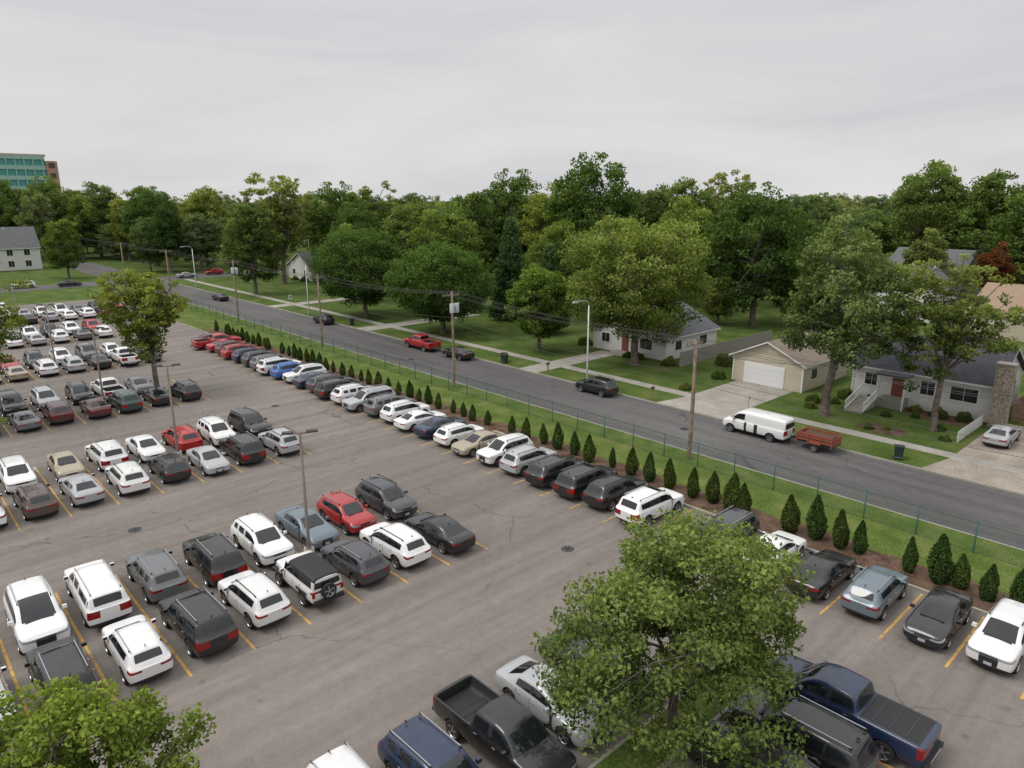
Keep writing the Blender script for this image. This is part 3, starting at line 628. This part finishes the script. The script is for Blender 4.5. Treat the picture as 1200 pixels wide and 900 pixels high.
def house(name,x0,x1,y0,y1,wh,rh,axis,wm,rm,wins=(),z0=.1,ov=.45,chim=None,garage=None,door=None,found=.35):
    e=link(bpy.data.objects.new(name,None))
    zb=z0; zt=z0+wh; zr=z0+rh
    bm=bmesh.new(); V=lambda *p: bm.verts.new(p)
    b=[V(x0,y0,zb),V(x1,y0,zb),V(x1,y1,zb),V(x0,y1,zb)]; t=[V(x0,y0,zt),V(x1,y0,zt),V(x1,y1,zt),V(x0,y1,zt)]
    for i in range(4): bm.faces.new((b[i],b[(i+1)%4],t[(i+1)%4],t[i]))
    xm,ym=(x0+x1)/2,(y0+y1)/2
    if axis=='y':
        g0=V(xm,y0,zr-.08); g1=V(xm,y1,zr-.08); bm.faces.new((t[0],t[1],g0)); bm.faces.new((t[2],t[3],g1))
    else:
        g0=V(x0,ym,zr-.08); g1=V(x1,ym,zr-.08); bm.faces.new((t[3],t[0],g0)); bm.faces.new((t[1],t[2],g1))
    bmesh.ops.recalc_face_normals(bm,faces=bm.faces)
    me=bpy.data.meshes.new('walls'); bm.to_mesh(me); bm.free(); me.materials.append(wm); o=link(bpy.data.objects.new('walls',me)); o.parent=e
    bm=bmesh.new()
    half=((x1-x0) if axis=='y' else (y1-y0))/2; sl=(zr-zt)/half
    for sgn in (-1,1):
        a=half+ov; zz=zr-sl*a; th=.16
        if axis=='y':
            P=[(xm,y0-ov,zr),(xm,y1+ov,zr),(xm+sgn*a,y1+ov,zz),(xm+sgn*a,y0-ov,zz)]
        else:
            P=[(x0-ov,ym,zr),(x1+ov,ym,zr),(x1+ov,ym+sgn*a,zz),(x0-ov,ym+sgn*a,zz)]
        lo=[bm.verts.new(p) for p in P]; up=[bm.verts.new((p[0],p[1],p[2]+th)) for p in P]
        f=bm.faces.new(up); bm.faces.new(lo[::-1])
        for i in range(4):
            g=bm.faces.new((lo[i],lo[(i+1)%4],up[(i+1)%4],up[i])); g.material_index=1
    bmesh.ops.recalc_face_normals(bm,faces=bm.faces)
    me=bpy.data.meshes.new('roof'); bm.to_mesh(me); bm.free(); me.materials.append(rm); me.materials.append(M_WT); o=link(bpy.data.objects.new('roof',me)); o.parent=e
    fr=[];gl=[]
    for (face,u,zc,ww,hh) in wins:
        zc+=z0
        if face=='-x':
            fr+=[((x0-.03,u,zc),(.07,ww+.2,hh+.2),0)]; gl+=[((x0-.07,u-ww/4,zc),(.03,ww/2-.05,hh-.05),0),((x0-.07,u+ww/4,zc),(.03,ww/2-.05,hh-.05),0)]
        elif face=='-y':
            fr+=[((u,y0-.03,zc),(ww+.2,.07,hh+.2),0)]; gl+=[((u-ww/4,y0-.07,zc),(ww/2-.05,.03,hh-.05),0),((u+ww/4,y0-.07,zc),(ww/2-.05,.03,hh-.05),0)]
    if fr: bobj('window_frames',e,fr,[M_WT]); bobj('window_panes',e,gl,[M_WIN])
    if door: bobj('door',e,[((x0-.04,door,z0+found+1.05),(.08,1.0,2.1),0)],[M_DOOR]); bobj('porch_step',e,[((x0-.9,door,z0+found/2),(1.8,2.2,found),0)],[M_CONC])
    if garage:
        gy,gw=garage; L=[((x0-.03,gy,z0+1.15),(.08,gw,2.3),0)]+[((x0-.08,gy,z0+.3+k*.55),(.03,gw-.15,.48),0) for k in range(4)]
        bobj('garage_door',e,L,[M_GD])
    if chim:
        cx,cy,cw,ch=chim; bobj('chimney',e,[((cx,cy,z0+ch/2),(cw,cw*1.3,ch),0),((cx,cy,z0+ch+.06),(cw+.15,cw*1.3+.15,.12),1)],[M_STONE,M_CONC])
    bobj('corner_boards',e,[((x,y,z0+wh/2),(.14,.14,wh-.02),0) for x in (x0,x1) for y in (y0,y1)],[M_WT])
    bobj('roof_vents',e,[((xm+.6,ym+1.2,zr+.05),(.14,.14,.6),0),((xm+1.0,ym-2.0,zr-.1),(.3,.3,.4),0)],[M_WT])
    return e
W=lambda f,u,z,w=1.3,h=1.2:(f,u,z,w,h)
house('white_house',71.5,82.5,49.5,61,2.9,5.6,'x',M_WSID,M_RG,[W('-x',52.5,1.7,1.8,1.3),W('-x',59,1.7),W('-y',74,1.7),W('-y',79.5,1.7,1.6)],door=55.8)
house('beige_house',69.5,80,31.4,39.2,2.9,4.7,'x',M_BSID,M_RB,[W('-y',72,1.7),W('-y',77,1.7,1.8)],garage=(35.6,4.6))
h3=house('white_house',72,81,15.4,27.4,3.5,6.1,'y',M_WSID,M_RD,[W('-x',17.6,2.2,2.2,1.3),W('-x',20.6,2.2,1.2,1.3),W('-x',25.6,2.2,1.3,1.2),W('-y',75,2.2),W('-y',78.5,2.2)],door=23.2,chim=(71.3,14.6,1.0,5.6),found=.9)
bobj('porch_roof',h3,[((71.0,23.2,3.35),(2.2,2.8,.14),0),((70.1,22.0,1.7),(.12,.12,3.2),1),((70.1,24.4,1.7),(.12,.12,3.2),1)],[M_RD,M_WT])
house('tan_house',76,88,1.5,12.0,2.9,4.9,'y',M_WSID,M_RB,[W('-x',4,1.6,1.8),W('-x',9,1.6)])
house('distant_tan_house',118,136,15,30,3.4,6.8,'y',M_BSID,M_RT,[W('-x',19,1.9),W('-x',26,1.9),W('-y',122,1.9),W('-y',131,1.9)])
house('distant_white_house',125,137,37,46,4.6,8.4,'x',M_WSID,M_RG,[W('-x',39.5,1.9),W('-x',43.5,1.9),W('-x',41.5,5.2,1,1)])
house('distant_grey_house',156,172,42,56,5.5,9.2,'y',M_GSID,M_RG,[W('-x',46,4),W('-x',52,4)])
house('distant_white_house',81,92,158,170,3.2,6.2,'x',M_WSID,M_RG,[W('-x',161,1.8),W('-x',167,1.8),W('-y',84,1.8),W('-y',89,1.8)])
house('two_storey_house',24,40,238,249,6.2,11.4,'x',M_WSID,M_RG,[W('-y',28,1.8,1.4,1.6),W('-y',33,1.8,1.4,1.6),W('-y',37,1.8,1.4,1.6),W('-y',28,4.8,1.4,1.6),W('-y',33,4.8,1.4,1.6),W('-y',37,4.8,1.4,1.6),W('-x',244,4.8)])
st=link(bpy.data.objects.new('front_stairs',None))
bobj('steps',st,[((70.0-.38*k-.2,25.0,.1+(.9-.09*k)/2),(.38,1.5,.9-.09*k),0) for k in range(9)],[M_CONC])
rl=[]
for sd in (24.2,25.8):
    for k in range(12): rl.append(((70-.3*k,sd,.1+.95-.075*k+.4),(.05,.05,.9),0))
bobj('railing_balusters',st,rl,[M_WT])
bm=bmesh.new()
for sd in (24.2,25.8):
    for dz in (.0,.75):
        ang=math.atan2(.083*11,3.3); add_box(bm,(68.35,sd,.1+.95-.41+.1+dz),(3.5,.07,.07),0,ry=-ang)
me=bpy.data.meshes.new('rails'); bm.to_mesh(me); bm.free(); me.materials.append(M_WT); o=link(bpy.data.objects.new('handrails',me)); o.parent=st
def wfence(name,x0,y0,x1,y1,h,m):
    L=math.hypot(x1-x0,y1-y0); n=int(L/.16); bm=bmesh.new(); a=math.atan2(y1-y0,x1-x0)
    for i in range(n):
        t=(i+.5)/n; add_box(bm,(x0+(x1-x0)*t,y0+(y1-y0)*t,.1+h/2+random.uniform(-.02,.02)),(.14,.025,h),0,rz=a)
    for z in (.5,h-.2): add_box(bm,((x0+x1)/2-.03*math.sin(a),(y0+y1)/2+.03*math.cos(a),.1+z),(L,.05,.09),0,rz=a)
    me=bpy.data.meshes.new(name); bm.to_mesh(me); bm.free(); me.materials.append(m); link(bpy.data.objects.new(name,me))
wfence('wooden_fence',74,14.2,84,14.2,1.8,M_WOOD); wfence('wooden_fence',70,46.5,92,46.5,1.8,simple('weathered_wood',(.27,.25,.22),.9)); wfence('wooden_fence',74,12.6,74,14.2,1.8,M_WOOD)
wfence('white_picket_fence',64,15.6,71,15.6,1.0,M_WT)
# office block
M_TEAL=simple('teal_glass',(.07,.32,.29),.3); M_BRK=noisy('orange_brick',[(.3,(.38,.23,.15)),(.7,(.46,.30,.20))],1,.9,6,.2,.2)
ob=link(bpy.data.objects.new('teal_office_building',None))
bobj('building_mass',ob,[((30,356,17.6),(68,30,35.2),0),((66.2,356,16.8),(4,30.5,33.6),1)],[M_TEAL,M_BRK])
L=[]
for k in range(9): L.append(((30,340.8,3.6+k*3.9),(68,.5,1.5),0))
for k in range(23): L.append(((-3+k*3,340.6,17.6),(.35,.5,35.2),0))
for k in range(8): L.append(((66.2,340.65,4+k*4),(2.0,.2,1.8),1))
L.append(((30,356,35.6),(69,31,.8),2))
bobj('facade_bands_and_windows',ob,L,[simple('pale_teal_panel',(.33,.52,.45),.6),M_WIN,simple('roof_parapet',(.45,.42,.36),.8)])

# ---------------------------------------------------------------- street furniture
M_POLEW=noisy('utility_pole_wood',[(.3,(.17,.125,.09)),(.7,(.32,.25,.19))],2,.95,20,.5,.5); M_GALV=simple('galvanised_steel',(.5,.51,.52),.45,.6); M_BRONZE=simple('bronze_pole_paint',(.20,.165,.14),.5); M_FG=simple('fence_green',(.03,.10,.075),.5); M_INS=simple('transformer_grey',(.38,.40,.41),.5); M_CAP=simple('lamp_head_dark',(.06,.053,.05),.5)
def bmobj(name,bm,mats,loc=(0,0,0),rz=0):
    me=bpy.data.meshes.new(name); bm.to_mesh(me); bm.free()
    for m in mats: me.materials.append(m)
    o=link(bpy.data.objects.new(name,me)); o.location=loc; o.rotation_euler=(0,0,rz); return o
def add_tube(bm,pts,rads,mi,n=10):
    v,f=tube(pts,rads,n); vs=[bm.verts.new(p) for p in v]
    for q in f:
        fa=bm.faces.new([vs[i] for i in q]); fa.material_index=mi; fa.smooth=True
    fa=bm.faces.new(vs[-n:]); fa.material_index=mi
def lot_lamp(x,y):
    bm=bmesh.new(); add_tube(bm,[(0,0,0),(0,0,.75)],[.3,.29],1,16); add_box(bm,(0,0,.78),(.3,.3,.05),0)
    add_tube(bm,[(0,0,.75),(0,0,7.55)],[.10,.065],0); add_box(bm,(0,0,7.45),(1.1,.07,.07),0)
    for sd in (-1,1):
        add_box(bm,(sd*.62,0,7.53),(.62,.36,.11),2,taper=.85); add_box(bm,(sd*.62,0,7.468),(.45,.26,.015),3)
    bmobj('parking_lot_lamp',bm,[M_BRONZE,M_CONC,M_CAP,M_HEAD],(x,y,0),R_(-25))
for k in range(6): lot_lamp(16.0,33.8+21.05*k)
lot_lamp(-9,54.9); lot_lamp(-9,96.9)
def upole(x,y,h,trans=False):
    bm=bmesh.new(); add_tube(bm,[(0,0,-.1),(.03,0,h*.5),(.0,.05,h)],[.17,.145,.11],0,12)
    add_box(bm,(0,.16,h-.35),(2.2,.1,.12),0)
    for q in (-1,-.5,.5,1): add_tube(bm,[(q,.16,h-.3),(q,.16,h-.1)],[.05,.035],2,8)
    add_tube(bm,[(0,0,h-.05),(0,0,h+.15)],[.05,.03],2,8)
    if trans:
        for q in (-.42,.42): add_tube(bm,[(q*.7,-.34,h-2.1),(q*.7,-.34,h-1.15)],[.25,.25],1,14)
        add_box(bm,(0,-.18,h-1.5),(.9,.1,.1),1)
    add_box(bm,(.2,0,3.0),(.2,.1,.3),1)
    bmobj('utility_pole',bm,[M_POLEW,M_INS,M_CAP],(x,y,.1))
POL=[(44.8,-2,9.6,False),(44.8,28.4,9.3,False),(44.8,57.4,10.1,True),(44.9,86,9.6,False),(45,114,9.8,True),(45,146,9.8,False),(45,176,9.8,False),(45,240,10,False)]
for p in POL: upole(*p)
for x,y in ((90,176),(20,199),(120,200)): upole(x,y,10)
def wire(name,paths,r=.014):
    cu=bpy.data.curves.new(name,'CURVE'); cu.dimensions='3D'; cu.bevel_depth=r
    for a,b,sag in paths:
        sp=cu.splines.new('POLY'); n=14; sp.points.add(n-1)
        for i in range(n):
            t=i/(n-1); p=Vector(a).lerp(Vector(b),t); sp.points[i].co=(p.x,p.y,p.z-4*sag*t*(1-t),1)
    cu.materials.append(M_CAP); link(bpy.data.objects.new(name,cu))
pth=[]
for a,b in zip(POL[:-1],POL[1:]):
    for q in (-1,-.5,.5,1): pth.append(((a[0]+q,a[1]+.16,a[2]+.03),(b[0]+q,b[1]+.16,b[2]+.03),.5))
    pth.append(((a[0]+.15,a[1],a[2]-2.6),(b[0]+.15,b[1],b[2]-2.6),.45)); pth.append(((a[0]+.15,a[1],a[2]-3.2),(b[0]+.15,b[1],b[2]-3.2),.5))
pth+=[((44.8,28.4,8.6),(69.8,35,4.2),.7),((44.8,28.4,8.5),(72.2,22,4.5),.7),((44.8,57.4,8.9),(71.8,56,4.3),.8),((44.9,86,8.6),(78,90,5),.8),((45,176,9.6),(20,199,9.6),.5),((45,176,9.6),(90,176,9.6),.9)]
wire('power_lines',pth)
def cobra(x,y,rz,h=9.0):
    bm=bmesh.new(); add_tube(bm,[(0,0,0),(0,0,h-.6)],[.11,.075],0)
    add_tube(bm,[(0,0,h-.6),(-.25,0,h-.15),(-.9,0,h+.05),(-1.9,0,h+.02)],[.06,.05,.045,.04],0,8)
    add_box(bm,(-2.15,0,h),(.7,.28,.16),1,taper=.7); add_box(bm,(0,0,.15),(.34,.34,.3),0)
    bmobj('street_lamp',bm,[M_GALV,M_INS],(x,y,.12),rz)
cobra(56.4,49.0,0); cobra(56.4,112,0); cobra(56.4,165,0)
def fence():
    bm=bmesh.new(); y=-30; xx=43.8
    while y<150:
        add_tube(bm,[(xx,y,.05),(xx,y,2.0)],[.045,.045],0,6); add_tube(bm,[(xx,y,2.0),(xx,y,2.04)],[.06,.02],0,6); y+=3.0
    add_tube(bm,[(xx,-30,1.95),(xx,147,1.95)],[.025,.025],0,5); add_tube(bm,[(xx,-30,.2),(xx,147,.2)],[.012,.012],0,4)
    v=[bm.verts.new(p) for p in ((xx+.03,-30,.15),(xx+.03,147,.15),(xx+.03,147,1.93),(xx+.03,-30,1.93))]; f=bm.faces.new(v); f.material_index=1
    m=bpy.data.materials.new('chain_link_mesh'); m.use_nodes=True; nt=m.node_tree; nt.nodes.clear(); p=gpos(nt)
    sx=N(nt,'ShaderNodeSeparateXYZ'); nt.links.new(p,sx.inputs[0])
    outs=[]
    for op in ('ADD','SUBTRACT'):
        a=N(nt,'ShaderNodeMath',operation=op); nt.links.new(sx.outputs['Y'],a.inputs[0]); nt.links.new(sx.outputs['Z'],a.inputs[1])
        b=N(nt,'ShaderNodeMath',operation='DIVIDE'); nt.links.new(a.outputs[0],b.inputs[0]); b.inputs[1].default_value=.09
        c=N(nt,'ShaderNodeMath',operation='FRACT'); nt.links.new(b.outputs[0],c.inputs[0])
        d=N(nt,'ShaderNodeMath',operation='LESS_THAN'); nt.links.new(c.outputs[0],d.inputs[0]); d.inputs[1].default_value=.075; outs.append(d)
    mx=N(nt,'ShaderNodeMath',operation='MAXIMUM'); nt.links.new(outs[0].outputs[0],mx.inputs[0]); nt.links.new(outs[1].outputs[0],mx.inputs[1])
    t=N(nt,'ShaderNodeBsdfTransparent'); g=N(nt,'ShaderNodeBsdfDiffuse'); g.inputs['Color'].default_value=(.03,.10,.075,1)
    ms=N(nt,'ShaderNodeMixShader'); nt.links.new(mx.outputs[0],ms.inputs[0]); nt.links.new(t.outputs[0],ms.inputs[1]); nt.links.new(g.outputs[0],ms.inputs[2])
    o=N(nt,'ShaderNodeOutputMaterial'); nt.links.new(ms.outputs[0],o.inputs[0])
    bmobj('chain_link_fence',bm,[M_FG,m])
fence()
def trailer(x,y):
    bm=bmesh.new(); OR=0
    add_box(bm,(0,0,.62),(2.9,1.6,.08),1)
    for sd in (1,-1):
        for z in (.85,1.1,1.32): add_box(bm,(0,sd*.8,z),(2.9,.05,.16),OR)
        for q in (-1.4,-.5,.5,1.4): add_box(bm,(q,sd*.84,.95),(.08,.06,.85),OR)
        add_wheel(bm,-.1,sd*.95,.33,.2,sd)
        add_box(bm,(-.1,sd*.95,.74),(.95,.26,.05),OR)
    for e in (-1.45,1.45): add_box(bm,(e,0,1.0),(.05,1.6,.6),OR)
    add_box(bm,(1.9,.0,.55),(1.1,.1,.1),1); add_box(bm,(2.4,0,.3),(.08,.08,.6),1); add_box(bm,(0,0,.95),(2.3,1.2,.5),2)
    bmobj('utility_trailer',bm,[simple('rusty_red_paint',(.27,.075,.045),.8),M_TRIM,simple('dark_load',(.10,.06,.045),.9),M_TYRE,M_RIM],(x,y,.0),R_(90))
trailer(54.5,22.8)
def bin_(x,y):
    bm=bmesh.new(); add_box(bm,(0,0,.5),(.5,.55,.9),0,taper=1.15); add_box(bm,(0,0,1.0),(.64,.7,.08),0); add_box(bm,(-.3,0,1.0),(.08,.5,.06),0)
    add_tube(bm,[(-.25,-.28,.12),(-.25,.28,.12)],[.12,.12],0,10); bmobj('trash_bin',bm,[simple('bin_plastic',(.02,.035,.035),.5)],(x,y,.12),random.uniform(-.4,.4))
bin_(56.6,17.5); bin_(56.4,62.2); bin_(57,63.0); bin_(56.5,98)
def sign(x,y,rz,col,w=.6,h=.75):
    bm=bmesh.new(); add_box(bm,(0,0,1.2),(.06,.06,2.4),0); add_box(bm,(.045,0,2.2),(.02,w,h),1); add_box(bm,(.058,0,2.2),(.006,w*.7,h*.25),2)
    bmobj('traffic_sign',bm,[M_GALV,simple('sign_face',col,.4),M_TRIM],(x,y,.12),rz)
sign(57,120,R_(-90),(.75,.75,.75)); sign(45.4,172,R_(-90),(.4,.02,.02),.75,.75); sign(56.6,30.2,R_(-90),(.75,.75,.75),.3,.45)
def mailbox(x,y):
    bm=bmesh.new(); add_box(bm,(0,0,.55),(.1,.1,1.1),0); add_box(bm,(0,0,1.2),(.5,.2,.22),1,taper=.8); bmobj('mailbox',bm,[M_WOOD,M_CAP],(x,y,.12))
mailbox(56.3,40.3); mailbox(56.3,54.8)

# ---------------------------------------------------------------- light + sky
w=bpy.data.worlds.new('World'); scene.world=w; w.use_nodes=True; nt=w.node_tree; bg=nt.nodes['Background']
sky=N(nt,'ShaderNodeTexSky'); sky.sky_type='NISHITA'; sky.sun_disc=False; sky.sun_elevation=R_(55); sky.sun_rotation=R_(-60); sky.dust_density=4
tc=N(nt,'ShaderNodeTexCoord').outputs['Generated']
mp=N(nt,'ShaderNodeMapping'); mp.inputs['Scale'].default_value=(1.0,1.6,7); nt.links.new(tc,mp.inputs['Vector'])
cl=noise(nt,mp.outputs[0],1.3,6,.55,.6)
cc=ramp(nt,cl,[(.3,(6.1,6.15,6.4)),(.5,(7.0,7.0,7.12)),(.72,(7.8,7.72,7.7))])
sp=N(nt,'ShaderNodeSeparateXYZ'); nt.links.new(tc,sp.inputs[0])
g=ramp(nt,sp.outputs['Z'],[(0,(1.1,1.09,1.075)),(.22,(.96,.96,.965)),(.5,(1.3,1.3,1.3)),(.9,(1.8,1.8,1.8))])
cc=mix(nt,1.0,cc,g,'MULTIPLY')
c=mix(nt,.93,sky.outputs[0],cc)
nt.links.new(c,bg.inputs['Color']); bg.inputs['Strength'].default_value=.1
sl=bpy.data.lights.new('sun','SUN'); sl.energy=1.5; sl.angle=R_(22); sl.color=(1,.96,.9)
so_=link(bpy.data.objects.new('sun',sl))
az=R_(-60); el=R_(55)
dirv=Vector((math.sin(az)*math.cos(el),math.cos(az)*math.cos(el),math.sin(el)))
so_.rotation_euler=dirv.to_track_quat('Z','Y').to_euler()
scene.view_settings.view_transform='Standard'; scene.view_settings.look='None'; scene.view_settings.exposure=0
cam=bpy.data.cameras.new('camera'); cam.sensor_width=36; cam.lens=24.96; cam.clip_end=6000; cam.clip_start=.1
co=link(bpy.data.objects.new('camera',cam)); co.location=(0,0,19.5); co.rotation_euler=(R_(90-14.7),0,R_(-42.8)); scene.camera=co
